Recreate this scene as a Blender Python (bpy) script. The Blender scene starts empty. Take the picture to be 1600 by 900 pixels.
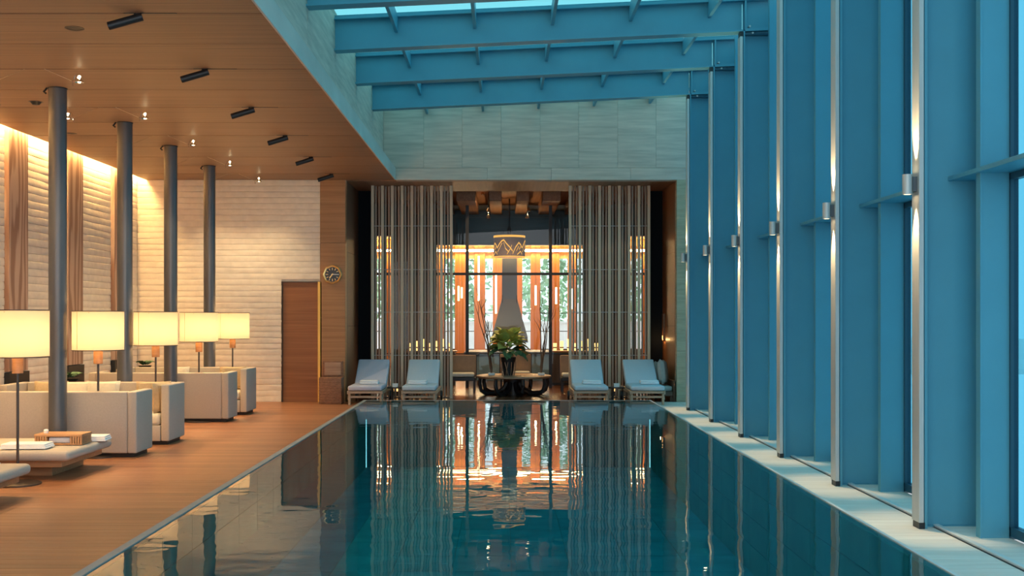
import bpy, bmesh, math, random
from mathutils import Vector, Matrix, noise
random.seed(7)
S = bpy.context.scene
COL = S.collection
F = 1700.0                      # focal length in pixels of the 1600 px frame
CAMZ = 1.65
# ------------------------------------------------------------------ camera
cam = bpy.data.objects.new('camera', bpy.data.cameras.new('camera'))
COL.objects.link(cam)
cam.location = (0, 0, CAMZ); cam.rotation_euler = (math.pi/2, 0, 0)
cam.data.sensor_width = 36.0; cam.data.lens = 36.0*F/1600
cam.data.shift_x = (800-786)/1600; cam.data.shift_y = (494-450)/1600
cam.data.clip_end = 300
S.camera = cam
# ------------------------------------------------------------------ sky and exposure
W = bpy.data.worlds.new('sky'); S.world = W; W.use_nodes = True
bg = W.node_tree.nodes['Background']
bg.inputs[0].default_value = (0.86, 0.93, 1.0, 1); bg.inputs[1].default_value = 2.2
vs = S.view_settings
vs.view_transform = 'Standard'; vs.look = 'None'; vs.gamma = 1.0; vs.use_curve_mapping = False
vs.exposure = 0.22
S.cycles.max_bounces = 10; S.cycles.transparent_max_bounces = 24
S.cycles.sample_clamp_indirect = 6.0
S.cycles.caustics_reflective = False; S.cycles.caustics_refractive = False

# ------------------------------------------------------------------ materials
class NT:
    def __init__(s, name):
        s.m = bpy.data.materials.new(name); s.m.use_nodes = True
        s.t = s.m.node_tree; s.t.nodes.clear()
        s.out = s.t.nodes.new('ShaderNodeOutputMaterial')
    def n(s, typ, **kw):
        nd = s.t.nodes.new(typ)
        for k, v in kw.items(): setattr(nd, k, v)
        return nd
    def l(s, a, b): s.t.links.new(a, b)

def c4(c): return (c[0], c[1], c[2], 1)
def plain(name, col, rough=0.5, metal=0.0, emit=None, estr=0.0, var=0.0, nscale=8.0, bump=0.0, stretch=(1,1,1), spec=0.5, world=False):
    """principled surface with a soft noise variation of its own colour and optional fine relief"""
    k = NT(name); p = k.n('ShaderNodeBsdfPrincipled'); k.l(p.outputs[0], k.out.inputs[0])
    p.inputs['Roughness'].default_value = rough; p.inputs['Metallic'].default_value = metal
    p.inputs['Base Color'].default_value = c4(col); p.inputs['Specular IOR Level'].default_value = spec
    if emit: p.inputs['Emission Color'].default_value = c4(emit); p.inputs['Emission Strength'].default_value = estr
    if var or bump:
        tc = k.n('ShaderNodeTexCoord'); mp = k.n('ShaderNodeMapping'); mp.inputs['Scale'].default_value = stretch
        oi = k.n('ShaderNodeObjectInfo'); ad = k.n('ShaderNodeVectorMath', operation='ADD'); ml = k.n('ShaderNodeMath', operation='MULTIPLY'); ml.inputs[1].default_value = 37.0
        k.l(oi.outputs['Random'], ml.inputs[0]); k.l(tc.outputs['Object'], ad.inputs[0]); k.l(ml.outputs[0], ad.inputs[1])
        nz = k.n('ShaderNodeTexNoise'); nz.inputs['Scale'].default_value = nscale; nz.inputs['Detail'].default_value = 5
        k.l(ad.outputs[0], mp.inputs[0]); k.l(mp.outputs[0], nz.inputs[0])
        if var:
            r = k.n('ShaderNodeValToRGB'); e = r.color_ramp.elements
            e[0].position = .3; e[1].position = .7
            e[0].color = c4([max(0, x*(1-var)) for x in col]); e[1].color = c4([min(1, x*(1+var)) for x in col])
            k.l(nz.outputs[0], r.inputs[0]); k.l(r.outputs[0], p.inputs['Base Color'])
        if bump:
            b = k.n('ShaderNodeBump'); b.inputs['Strength'].default_value = 1; b.inputs['Distance'].default_value = bump
            k.l(nz.outputs[0], b.inputs['Height']); k.l(b.outputs[0], p.inputs['Normal'])
    return k.m

def wood(name, c1, c2, axis='x', rough=0.45, fine=60.0, long=1.2, objvar=0.12, spec=0.5, swirl=False):
    k = NT(name); p = k.n('ShaderNodeBsdfPrincipled'); k.l(p.outputs[0], k.out.inputs[0])
    p.inputs['Roughness'].default_value = rough; p.inputs['Specular IOR Level'].default_value = spec
    tc = k.n('ShaderNodeTexCoord'); oi = k.n('ShaderNodeObjectInfo')
    ml = k.n('ShaderNodeMath', operation='MULTIPLY'); ml.inputs[1].default_value = 53.0
    ad = k.n('ShaderNodeVectorMath', operation='ADD'); mp = k.n('ShaderNodeMapping')
    k.l(oi.outputs['Random'], ml.inputs[0]); k.l(tc.outputs['Object'], ad.inputs[0]); k.l(ml.outputs[0], ad.inputs[1]); k.l(ad.outputs[0], mp.inputs[0])
    sc = [fine]*3; sc['xyz'.index(axis)] = long; mp.inputs['Scale'].default_value = sc
    nz = k.n('ShaderNodeTexNoise'); nz.inputs['Scale'].default_value = 1.0; nz.inputs['Detail'].default_value = 4; nz.inputs['Distortion'].default_value = 0.6
    fac = nz.outputs[0]
    if swirl:
        wv = k.n('ShaderNodeTexWave', wave_type='BANDS', bands_direction='Y'); mp.inputs['Scale'].default_value = (1.0, 1.5, .22)
        wv.inputs['Scale'].default_value = 1.5; wv.inputs['Distortion'].default_value = 16; wv.inputs['Detail'].default_value = 3; wv.inputs['Detail Scale'].default_value = .8
        k.l(mp.outputs[0], wv.inputs[0]); fac = wv.outputs[0]
    else:
        k.l(mp.outputs[0], nz.inputs[0])
    r = k.n('ShaderNodeValToRGB'); e = r.color_ramp.elements; e[0].position = .3; e[1].position = .72
    e[0].color = c4(c1); e[1].color = c4(c2); k.l(fac, r.inputs[0])
    h = k.n('ShaderNodeHueSaturation'); mr = k.n('ShaderNodeMapRange')
    mr.inputs[3].default_value = 1-objvar; mr.inputs[4].default_value = 1+objvar
    k.l(oi.outputs['Random'], mr.inputs[0]); k.l(mr.outputs[0], h.inputs['Value']); k.l(r.outputs[0], h.inputs['Color']); k.l(h.outputs[0], p.inputs['Base Color'])
    b = k.n('ShaderNodeBump'); b.inputs['Strength'].default_value = .25; b.inputs['Distance'].default_value = .002
    k.l(fac, b.inputs['Height']); k.l(b.outputs[0], p.inputs['Normal'])
    return k.m

def pane(name, tint, refl=0.06, rough=0.0):
    k = NT(name); t = k.n('ShaderNodeBsdfTransparent'); t.inputs[0].default_value = c4(tint)
    g = k.n('ShaderNodeBsdfGlossy'); g.inputs['Roughness'].default_value = rough
    fr = k.n('ShaderNodeFresnel'); fr.inputs[0].default_value = 1.45; mx = k.n('ShaderNodeMixShader')
    ge = k.n('ShaderNodeNewGeometry'); iv = k.n('ShaderNodeMath', operation='SUBTRACT'); iv.inputs[0].default_value = 1; mu = k.n('ShaderNodeMath', operation='MULTIPLY')
    k.l(ge.outputs['Backfacing'], iv.inputs[1]); k.l(iv.outputs[0], mu.inputs[0]); k.l(fr.outputs[0], mu.inputs[1])
    k.l(mu.outputs[0], mx.inputs[0]); k.l(t.outputs[0], mx.inputs[1]); k.l(g.outputs[0], mx.inputs[2]); k.l(mx.outputs[0], k.out.inputs[0])
    return k.m

def emit(name, col, s):
    k = NT(name); e = k.n('ShaderNodeEmission'); e.inputs[0].default_value = c4(col); e.inputs[1].default_value = s
    k.l(e.outputs[0], k.out.inputs[0]); return k.m

def water_mat():
    k = NT('pool_water'); t = k.n('ShaderNodeBsdfTransparent'); t.inputs[0].default_value = (.24, .82, .87, 1)
    g = k.n('ShaderNodeBsdfGlossy'); g.inputs['Roughness'].default_value = 0.0
    fr = k.n('ShaderNodeFresnel'); fr.inputs[0].default_value = 1.333; mx = k.n('ShaderNodeMixShader')
    tc = k.n('ShaderNodeTexCoord')
    def nz(scale, sx, sy, det):
        mp = k.n('ShaderNodeMapping'); mp.inputs['Scale'].default_value = (sx, sy, 1)
        n_ = k.n('ShaderNodeTexNoise'); n_.inputs['Scale'].default_value = scale; n_.inputs['Detail'].default_value = det
        k.l(tc.outputs['Object'], mp.inputs[0]); k.l(mp.outputs[0], n_.inputs[0]); return n_.outputs[0]
    a = nz(3.2, .8, 1.1, 1.0); b2 = nz(.5, 1, 1.2, 0.0)
    s = k.n('ShaderNodeMath', operation='MULTIPLY_ADD'); s.inputs[1].default_value = 2.0
    k.l(b2, s.inputs[0]); k.l(a, s.inputs[2])
    b = k.n('ShaderNodeBump'); b.inputs['Strength'].default_value = 1; b.inputs['Distance'].default_value = .0022
    k.l(s.outputs[0], b.inputs['Height']); k.l(b.outputs[0], g.inputs['Normal']); k.l(b.outputs[0], fr.inputs['Normal'])
    k.l(fr.outputs[0], mx.inputs[0]); k.l(t.outputs[0], mx.inputs[1]); k.l(g.outputs[0], mx.inputs[2]); k.l(mx.outputs[0], k.out.inputs[0])
    return k.m

def shade_mat(name, col, estr):
    k = NT(name); d = k.n('ShaderNodeBsdfDiffuse'); d.inputs[0].default_value = (.80, .68, .50, 1)
    t = k.n('ShaderNodeBsdfTranslucent'); t.inputs[0].default_value = (.22, .19, .15, 1)
    mx = k.n('ShaderNodeMixShader'); mx.inputs[0].default_value = .5
    e = k.n('ShaderNodeEmission'); e.inputs[0].default_value = c4(col); e.inputs[1].default_value = estr
    ad = k.n('ShaderNodeAddShader'); k.l(d.outputs[0], mx.inputs[1]); k.l(t.outputs[0], mx.inputs[2]); k.l(mx.outputs[0], ad.inputs[0]); k.l(e.outputs[0], ad.inputs[1]); k.l(ad.outputs[0], k.out.inputs[0])
    return k.m

M = dict(
 deck=wood('deck_boards', (.29,.118,.053), (.45,.205,.10), 'x', .38, 45, .9, .16),
 lfloor=wood('lounge_floor_wood', (.13,.045,.02), (.24,.09,.04), 'x', .22, 40, .8, .1),
 ceil=wood('ceiling_wood', (.19,.108,.062), (.30,.175,.105), 'x', .5, 40, .5, .07),
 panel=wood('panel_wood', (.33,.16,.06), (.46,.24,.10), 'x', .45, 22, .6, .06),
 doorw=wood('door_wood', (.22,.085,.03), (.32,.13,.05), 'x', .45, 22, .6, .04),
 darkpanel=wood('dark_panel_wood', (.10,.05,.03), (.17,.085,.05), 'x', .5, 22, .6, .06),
 slab=wood('sawn_slab_wood', (.32,.18,.12), (.55,.38,.28), 'z', .6, 20, .6, .05, swirl=True),
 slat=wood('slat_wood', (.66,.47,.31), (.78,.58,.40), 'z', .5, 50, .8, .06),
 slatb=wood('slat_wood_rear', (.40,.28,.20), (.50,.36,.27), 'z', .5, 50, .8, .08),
 orange=wood('window_pier_wood', (.60,.22,.06), (.76,.32,.10), 'z', .5, 14, .6, .08),
 teak=wood('teak', (.42,.29,.19), (.55,.40,.28), 'x', .5, 40, 2, .05),
 tray=wood('oak_plinth', (.38,.19,.085), (.5,.27,.13), 'x', .45, 40, 1.5, .04),
 root=wood('root_wood', (.30,.17,.10), (.45,.28,.18), 'x', .45, 30, 2, .06),
 white=plain('white_earth', (.88,.79,.65), .9, var=.06, nscale=7, bump=.006),
 concrete=plain('fair_faced_concrete', (.60,.475,.385), .75, var=.16, nscale=3, stretch=(.5,.5,6), bump=.0015),
 fascia=plain('fascia_concrete', (.58,.51,.45), .7, var=.1, nscale=3, stretch=(3,.4,.7)),
 rammed=plain('rammed_earth', (.46,.38,.25), .9, var=.14, nscale=5, stretch=(.6,.6,5), bump=.004),
 blue=plain('blue_steel_paint', (.085,.31,.41), .45, var=.03, nscale=3),
 bluedk=plain('dark_blue_frame', (.015,.07,.11), .4),
 steel=plain('brushed_steel', (.55,.55,.53), .5, .35, var=.05, nscale=12, stretch=(4,4,.3)),
 post=plain('grey_column_paint', (.115,.115,.12), .33, .35, var=.05, nscale=4),
 dark=plain('dark_bronze', (.09,.07,.06), .4, .6),
 black=plain('black_metal', (.012,.013,.016), .45),
 blackp=plain('black_panel', (.005,.008,.012), .7, spec=.15),
 chrome=plain('chrome', (.85,.8,.72), .12, 1.0),
 brass=plain('brass', (.80,.52,.20), .3, .9),
 brassp=plain('yellow_brass_trim', (.95,.60,.13), .4, .1),
 beige=plain('beige_upholstery', (.49,.43,.365), .9, var=.05, nscale=60, bump=.0006),
 blueg=plain('pale_blue_fabric', (.54,.64,.71), .9, var=.04, nscale=60, bump=.0006),
 lilac=plain('blue_grey_fabric', (.58,.60,.70), .9, var=.04, nscale=60, bump=.0006),
 tan=plain('tan_linen', (.55,.42,.26), .9, var=.08, nscale=30, bump=.001),
 cream=plain('cream_linen', (.72,.66,.54), .9, var=.06, nscale=25, bump=.001),
 grey=plain('grey_linen', (.42,.45,.43), .9, var=.06, nscale=25, bump=.001),
 towel=plain('white_towel', (.86,.87,.88), .95, var=.03, nscale=120, bump=.001),
 brown=plain('brown_leather', (.46,.29,.17), .55, var=.06, nscale=20),
 stone=wood('pale_stone_boards', (.74,.63,.53), (.88,.78,.68), 'x', .55, 22, .9, .05),
 kerb=plain('pale_stone_kerb', (.66,.66,.63), .5, var=.05),
 kerbdk=plain('grey_stone_kerb', (.34,.33,.31), .5, var=.08),
 tile=plain('teal_pool_tile', (.12,.44,.48), .35, var=.22, nscale=2.2),
 tileg=plain('green_pool_tile', (.16,.38,.30), .35, var=.2, nscale=2.2),
 grout=plain('pale_grout', (.30,.42,.40), .8),
 water=water_mat(),
 gteal=pane('teal_glass', (.36,.64,.665)),
 gwall=pane('tinted_wall_glass', (.25,.52,.61)),
 gclear=pane('clear_glass', (.92,.96,.96)),
 shade=shade_mat('linen_lampshade', (1.0,.52,.22), .14),
 bulb=emit('warm_bulb', (1,.78,.45), 22),
 strip=emit('warm_led_strip', (1,.60,.22), 110),
 lstrip=emit('lounge_led_strip', (1,.66,.30), 80),
 addstrip=emit('added_strip_led', (1,.66,.30), 120),
 tube=emit('warm_light_tube', (1,.74,.40), 5),
 candle=emit('candle_glow', (1,.52,.16), 2.6),
 gold=emit('lit_pendant_pattern', (1,.46,.06), 1.0),
 pend=plain('brown_pendant_shade', (.10,.05,.035), .7, emit=(.5,.2,.08), estr=.05),
 wicker=plain('wicker', (.26,.125,.07), .7, var=.35, nscale=22, stretch=(1,1,5), bump=.004),
 leafy=plain('yellow_green_leaf', (.62,.62,.16), .5, var=.35, nscale=4),
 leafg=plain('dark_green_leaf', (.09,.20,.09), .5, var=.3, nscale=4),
 tree=plain('tree_foliage', (.38,.55,.34), .7, var=.4, nscale=1.2),
 bark=plain('bark', (.18,.12,.08), .9, var=.3),
 twig=plain('dry_twig', (.20,.11,.065), .8, var=.3),
 dial=plain('black_dial', (.012,.012,.014), .25),
 lwall=wood('lounge_wall_wood', (.06,.03,.02), (.11,.055,.035), 'z', .5, 14, .6, .06),
 lceil=wood('lounge_ceiling_wood', (.22,.10,.05), (.33,.16,.08), 'y', .5, 20, .6, .06),
 gceil=plain('golden_ceiling_slats', (.72,.50,.25), .6, var=.1),
 bulk=plain('blue_black_bulkhead', (.012,.035,.055), .35, var=.2, nscale=3, stretch=(.3,1,4)),
 hearth=plain('blue_grey_hearth', (.22,.32,.40), .4, var=.08),
 hood=plain('grey_metal_hood', (.20,.215,.24), .45, .3, var=.08, nscale=2),
 paving=plain('pale_paving', (.75,.75,.73), .9, var=.05),
 pwall=plain('white_render', (.85,.86,.87), .9, var=.03),
 card=plain('white_card', (.85,.85,.82), .7),
)

# ------------------------------------------------------------------ mesh helpers
class MB:
    def __init__(s): s.v = []; s.f = []
    def quad(s, a, b, c, d):
        n = len(s.v); s.v += [tuple(a), tuple(b), tuple(c), tuple(d)]; s.f.append((n, n+1, n+2, n+3)); return s
    def box(s, x0, x1, y0, y1, z0, z1):
        n = len(s.v)
        s.v += [(x0,y0,z0),(x1,y0,z0),(x1,y1,z0),(x0,y1,z0),(x0,y0,z1),(x1,y0,z1),(x1,y1,z1),(x0,y1,z1)]
        s.f += [tuple(n+i for i in q) for q in ((0,3,2,1),(4,5,6,7),(0,1,5,4),(1,2,6,5),(2,3,7,6),(3,0,4,7))]; return s
    def hexa(s, pts):                       # 8 points, same order as box
        n = len(s.v); s.v += [tuple(p) for p in pts]
        s.f += [tuple(n+i for i in q) for q in ((0,3,2,1),(4,5,6,7),(0,1,5,4),(1,2,6,5),(2,3,7,6),(3,0,4,7))]; return s
    def tube(s, pts, rad, n=10, cap=True):
        pts = [Vector(p) for p in pts]
        if not isinstance(rad, (list, tuple)): rad = [rad]*len(pts)
        base = len(s.v); prev = None
        for i, p in enumerate(pts):
            d = (pts[min(i+1, len(pts)-1)]-pts[max(i-1, 0)]).normalized()
            up = Vector((0,0,1)) if abs(d.z) < .9 else Vector((1,0,0))
            a = d.cross(up).normalized()
            if prev is not None and a.dot(prev) < 0: a = -a
            prev = a
            b = d.cross(a)
            for k in range(n):
                t = 2*math.pi*k/n
                s.v.append(tuple(p + (a*math.cos(t)+b*math.sin(t))*rad[i]))
        for i in range(len(pts)-1):
            for k in range(n):
                q = (k+1) % n
                s.f.append((base+i*n+k, base+i*n+q, base+(i+1)*n+q, base+(i+1)*n+k))
        if cap:
            s.f.append(tuple(base+k for k in reversed(range(n)))); e = base+(len(pts)-1)*n
            s.f.append(tuple(e+k for k in range(n)))
        return s
    def lathe(s, prof, c=(0,0), n=32, cap=False):
        base = len(s.v)
        for r, z in prof:
            for k in range(n):
                t = 2*math.pi*k/n; s.v.append((c[0]+r*math.cos(t), c[1]+r*math.sin(t), z))
        for i in range(len(prof)-1):
            for k in range(n):
                q = (k+1) % n; s.f.append((base+i*n+k, base+i*n+q, base+(i+1)*n+q, base+(i+1)*n+k))
        if cap:
            s.f.append(tuple(base+k for k in reversed(range(n)))); e = base+(len(prof)-1)*n
            s.f.append(tuple(e+k for k in range(n)))
        return s
    def rbox(s, x0, x1, y0, y1, z0, z1, r=.02, seg=3, sub=0, fn=None):
        bm = bmesh.new(); bmesh.ops.create_cube(bm, size=1)
        for v in bm.verts: v.co = Vector(((x0+x1)/2+v.co.x*(x1-x0), (y0+y1)/2+v.co.y*(y1-y0), (z0+z1)/2+v.co.z*(z1-z0)))
        if sub: bmesh.ops.subdivide_edges(bm, edges=bm.edges[:], cuts=sub, use_grid_fill=True)
        eds = [e for e in bm.edges if len(e.link_faces) == 2 and e.calc_face_angle(0) > .5]
        bmesh.ops.bevel(bm, geom=eds, offset=r, segments=seg, affect='EDGES', profile=.5)
        if fn:
            for v in bm.verts: v.co = fn(v.co)
        base = len(s.v); bm.verts.index_update()
        s.v += [tuple(v.co) for v in bm.verts]; s.f += [tuple(base+v.index for v in f.verts) for f in bm.faces]
        bm.free(); return s
    def pillow(s, w, h, t, n=10):
        """soft square cushion standing in the XZ plane, bottom edge at z=0"""
        base = len(s.v)
        for side in (1, -1):
            for i in range(n+1):
                for j in range(n+1):
                    u = -1+2*i/n; v = -1+2*j/n
                    th = t/2*max(0, (1-u**4)*(1-v**4))**.5
                    pin = 1-.06*(1-abs(u)**2)*abs(v)**6-.0
                    s.v.append((u*w/2*(1-.05*(1-v*v)*abs(u)**4), -side*th, h/2+v*h/2*pin))
        m = (n+1)**2
        for sd in (0, 1):
            for i in range(n):
                for j in range(n):
                    a = base+sd*m+i*(n+1)+j; q = (a, a+n+1, a+n+2, a+1)
                    s.f.append(q if sd == 0 else q[::-1])
        return s
    def xf(s, mat):
        s.v = [tuple(mat @ Vector(p)) for p in s.v]; return s
    def mesh(s, name, mat, smooth=False):
        me = bpy.data.meshes.new(name); me.from_pydata(s.v, [], s.f); me.update()
        if mat: me.materials.append(mat if not isinstance(mat, str) else M[mat])
        if smooth:
            me.polygons.foreach_set('use_smooth', [True]*len(me.polygons)); me.set_sharp_from_angle(angle=math.radians(38))
        return me
    def build(s, name, mat, parent=None, smooth=False, loc=None):
        return put(name, s.mesh(name, mat, smooth), parent, loc)
def put(name, me, parent=None, loc=None, rz=0.0):
    o = bpy.data.objects.new(name, me); COL.objects.link(o)
    if parent is not None: o.parent = parent
    if loc is not None: o.location = loc
    if rz: o.rotation_euler.z = rz
    return o
def thing(name, label, cat, loc=(0,0,0), rz=0.0, group=None, kind=None):
    o = put(name, None, None, loc, rz); tag(o, label, cat, group, kind); return o
def tag(o, label=None, cat=None, group=None, kind=None):
    if label: o['label'] = label
    if cat: o['category'] = cat
    if group: o['group'] = group
    if kind: o['kind'] = kind
    return o
def struct(name, label=None): return tag(put(name, None), label, None, None, 'structure')
def copy_tree(o, parent=None):
    c = o.copy(); COL.objects.link(c); c.parent = parent
    for ch in o.children: copy_tree(ch, c)
    return c
def light(typ, loc, power, col, parent=None, size=.05, rot=None, spot=None, blend=.6):
    d = bpy.data.lights.new('lamp_light', typ); d.energy = power; d.color = col
    if typ in ('POINT', 'SPOT'): d.shadow_soft_size = size
    if spot: d.spot_size = math.radians(spot); d.spot_blend = blend
    o = bpy.data.objects.new('lamp_light', d); COL.objects.link(o); o.location = loc
    if rot: o.rotation_euler = rot
    if parent: o.parent = parent
    return o
ORD = ['nearest', 'second', 'third', 'fourth', 'fifth', 'sixth', 'seventh', 'eighth']
BAY = 2.12
YW = [8.55+BAY*k for k in range(-3, 6)]          # steel frame lines
YF = 20.93                                        # plane of the far wall
CEIL = 4.27
WZ = 0.14                                         # water level; decks at z = 0
PX0, PX1, PY1 = -2.44, 2.62, 19.45
YS = -2.0                                         # where the modelled hall begins

# ================================================================== SETTING
# ---- left timber deck
fl = struct('floor', 'warm brown timber deck of narrow boards beside the pool')
MB().box(-7.25, -2.5, YS, YF, -.2, -.03).build('deck_base', 'black', fl)
bw = .132
me = MB().box(-7.0, -2.5, .002, bw-.002, -.03, 0).mesh('deck_board', 'deck')
y = YS
while y < YF-.01:
    put('deck_board', me, fl, (0, y, 0)); y += bw
# ---- right stone boards
fr = struct('floor_right', 'pale stone boards along the window wall')
MB().box(2.64, 3.95, YS, YF, -.2, -.03).build('deck_base', 'kerbdk', fr)
me = MB().box(2.66, 3.36, .002, bw-.002, -.03, 0).mesh('stone_board', 'stone')
y = YS
while y < YF-.01:
    put('stone_board', me, fr, (0, y, 0)); y += bw
# ---- lounge floor, beyond the pool
fb = struct('floor_back', 'polished dark wood floor of the lounge beyond the pool')
MB().box(-5.5, 6.0, YF, 36.4, -.2, -.02).build('floor_base', 'black', fb)
MB().box(-2.5, 2.64, 19.5, YF, -.2, -.02).build('floor_base', 'black', fb)
me = MB().box(-5.5, 6.0, .002, .178, -.02, 0).mesh('floor_plank', 'lfloor'); me2 = MB().box(-2.5, 2.64, .002, .176, -.02, 0).mesh('floor_plank', 'lfloor')
for i in range(30): put('floor_plank', me, fb, (0, YF+.18*i, 0))
MB().box(-5.5, 6.0, YF+5.4, 36.4, -.02, 0).build('far_floor', 'lfloor', fb)
for i in range(8): put('floor_plank', me2, fb, (0, 19.5+.178*i, 0))
# ---- pool
pool = struct('pool', 'long teal tiled swimming pool basin')
D = -1.05
MB().box(PX0-.06, PX1+.06, YS, PY1+.05, D-.15, D-.012).build('basin_base', 'grout', pool)
MB().box(PX0-.06, PX0-.012, YS, PY1, D, .0).box(PX1+.012, PX1+.04, YS, PY1, D, .0).box(PX0, PX1, PY1+.012, PY1+.05, D, .0).build('basin_backing', 'grout', pool)
pf = struct('pool_floor', 'teal tiles of the pool floor under water')
tw = (PX1-PX0)/8; tl = .75
me = MB().box(.006, tw-.006, .006, tl-.006, -.012, 0).mesh('tile', 'tile')
for i in range(8):
    for j in range(int((PY1-YS)/tl)+1):
        if j*tl+YS+tl > PY1+.5: continue
        put('tile', me, pf, (PX0+i*tw, YS+j*tl-(.0 if i % 2 else .0), D))
pw = struct('pool_wall', 'green tiled side walls of the pool under water')
rows = 4; th = (WZ-.03-D)/rows
mr = MB().box(-.012, .012, .004, tl-.004, .004, th-.004).mesh('tile', 'tileg'); mf = MB().box(.004, tw-.004, -.012, .012, .004, th-.004).mesh('tile', 'tile')
for r in range(rows):
    for j in range(int((PY1-YS)/tl)+1):
        yy = YS+j*tl
        if yy+tl > PY1+.1: continue
        put('tile', mr, pw, (PX1, yy, D+r*th))
        if r >= 2: put('tile', mr, pw, (PX0, yy, D+r*th))
    for i in range(8): put('tile', mf, pw, (PX0+i*tw, PY1, D+r*th))
for n_, x0, x1, mt in (('trim_1', PX0-.06, PX0, 'kerbdk'), ('trim_2', PX1, PX1+.025, 'kerb')):
    o = struct(n_, 'grey stone rim along the left pool edge' if n_ == 'trim_1' else 'thin white rim along the right pool edge')
    yy = YS
    while yy < PY1+.05:
        y2 = min(yy+1.49, PY1+.05); MB().box(x0, x1, yy, y2-.004, -.1, WZ+.008).build('kerb_stone', mt, o); yy = y2 if y2 >= PY1+.05 else yy+1.49
o = struct('trim_3', 'dark rim at the far pool end'); MB().box(PX0, PX1, PY1, PY1+.05, -.1, WZ+.004).build('kerb_stone', 'kerbdk', o)
wt = MB().quad((PX0, YS, WZ), (PX1, YS, WZ), (PX1, PY1, WZ), (PX0, PY1, WZ)).build('pool_water', 'water')
tag(wt, 'still clear teal pool water with mirror reflections', None, None, 'structure')

# ---- rough white walls built up in courses
def course(name, parent, s0, s1, z0, z1, mapf, seed, mat='white', amp=.009, step=.09, base_d=.05):
    n = max(3, int((s1-s0)/step)); prof = [(0, -.003), (.12, -.001), (.4, .001), (.7, .0), (.9, -.001), (1, -.0035)]
    m = MB(); rows_ = len(prof)
    for t, d in prof:
        for i in range(n+1):
            s = s0+(s1-s0)*i/n; z = z0+(z1-z0)*t
            j = noise.noise(Vector((s*1.7, seed*3.1, z*2)))*.012
            dd = d + noise.noise(Vector((s*5.3, seed*1.9, z*9)))*amp + noise.noise(Vector((s*1.1, seed*7.7, 0)))*.004
            m.v.append(mapf(s, z+(j if 0 < t < 1 else 0), dd))
    for r in range(rows_-1):
        for i in range(n):
            a = r*(n+1)+i; m.f.append((a, a+1, a+n+2, a+n+1))
    k = len(m.v)                                      # back edge closes the top and bottom
    for zz in (z0, z1):
        for i in range(n+1): m.v.append(mapf(s0+(s1-s0)*i/n, zz, -base_d))
    for i in range(n):
        m.f.append((k+i, k+i+1, i+1, i)); a = (rows_-1)*(n+1)+i; m.f.append((a, a+1, k+n+2+i, k+n+1+i))
    return m.build(name, mat, parent, smooth=True)
wb = struct('wall_back', 'rough white coursed far wall left of the door')
MB().box(-7.25, -4.26, YF+.02, YF+.2, 0, CEIL+.3).box(-4.26, -3.5, YF+.02, YF+.2, 2.315, CEIL+.3).build('wall_core', 'white', wb)
h = CEIL/38
for i in range(38):
    z0 = i*h; x1 = -4.26 if z0+h*.5 < 2.315 else -3.52
    course('brick_course', wb, -7.03, x1, z0+.002, z0+h-.002, lambda s, z, d: (s, YF-.01-d, z), i+1)
wl = struct('wall_left', 'rough white coursed wall on the lamp side')
MB().box(-7.3, -7.06, YS, YF+.2, 0, CEIL+.45).build('wall_core', 'white', wl)
for i in range(39):
    z0 = i*h
    course('brick_course', wl, 8.0, YF-.02, z0+.002, z0+h-.002, lambda s, z, d: (-7.03+d, s, z), i+80, step=.13, amp=.006)
MB().box(-7.3, -7.03, YS, 8.0, 0, CEIL+.1).build('near_wall', 'white', wl)
for i, (y0, y1) in enumerate(((13.26, 13.88), (15.34, 15.96), (17.43, 18.05), (19.5, 20.12))):
    if i == 0: pass
    t = thing('timber_slab', ['tall sawn timber slab on the white wall, behind the nearest lamp', 'tall swirly-grained timber slab at the left edge of the view', 'tall sawn timber slab between the two nearest grey columns', 'narrow-looking timber slab nearest the far corner'][i], 'wall panel', (-7.0, y0, 0))
    MB().rbox(-.06, .035, 0, y1-y0, .86, CEIL+.05, .006, 1).build('slab_face', 'slab', t)
    MB().box(-.06, .05, -.01, y1-y0+.01, 0, .85).build('dark_plinth', 'black', t)
# ---- door and timber pier at the far wall
d1 = struct('door_1', 'flush brown timber door in the white far wall')
MB().box(-4.25, -3.56, YF+.05, YF+.09, 0, 2.30).build('door_leaf', 'doorw', d1)
MB().box(-4.265, -4.25, YF-.01, YF+.1, 0, 2.315).box(-4.265, -3.5, YF+.0, YF+.1, 2.30, 2.318).build('door_reveal', 'dark', d1)
MB().box(-3.56, -3.49, YF-.02, YF+.06, 0, 2.31).build('brass_jamb', 'brassp', d1)
wp = struct('wall_pier', 'warm timber panelled pier carrying the clock')
for z0, z1 in ((0, 1.62), (1.62, 3.06), (3.06, CEIL)):
    MB().rbox(-3.515, -3.03, YF-.02, YF+.16, z0+.001, z1-.001, .003, 1).build('panel', 'panel', wp)
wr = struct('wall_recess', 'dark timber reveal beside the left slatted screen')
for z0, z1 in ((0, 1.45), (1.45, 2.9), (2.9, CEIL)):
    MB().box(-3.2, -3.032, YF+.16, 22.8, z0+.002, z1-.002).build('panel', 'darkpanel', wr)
wrr = struct('wall_reveal', 'brown timber reveal beside the right slatted screen')
for z0, z1 in ((0, 1.45), (1.45, 2.9), (2.9, CEIL)):
    MB().box(3.34, 3.5, YF+.2, 22.8, z0+.002, z1-.002).build('panel', 'doorw', wrr)
we = struct('wall_end', 'pale rammed earth wall end beside the farthest blue column')
h2 = CEIL/22
for i in range(22):
    course('earth_course', we, 3.34, 3.95, i*h2+.001, (i+1)*h2-.001, lambda s, z, d: (s, YF-.02-d*.5, z), i+200, 'rammed', amp=.012)
    MB().box(3.345, 3.95, YF-.01, YF+.2, i*h2, (i+1)*h2).build('earth_core', 'rammed', we)
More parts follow.
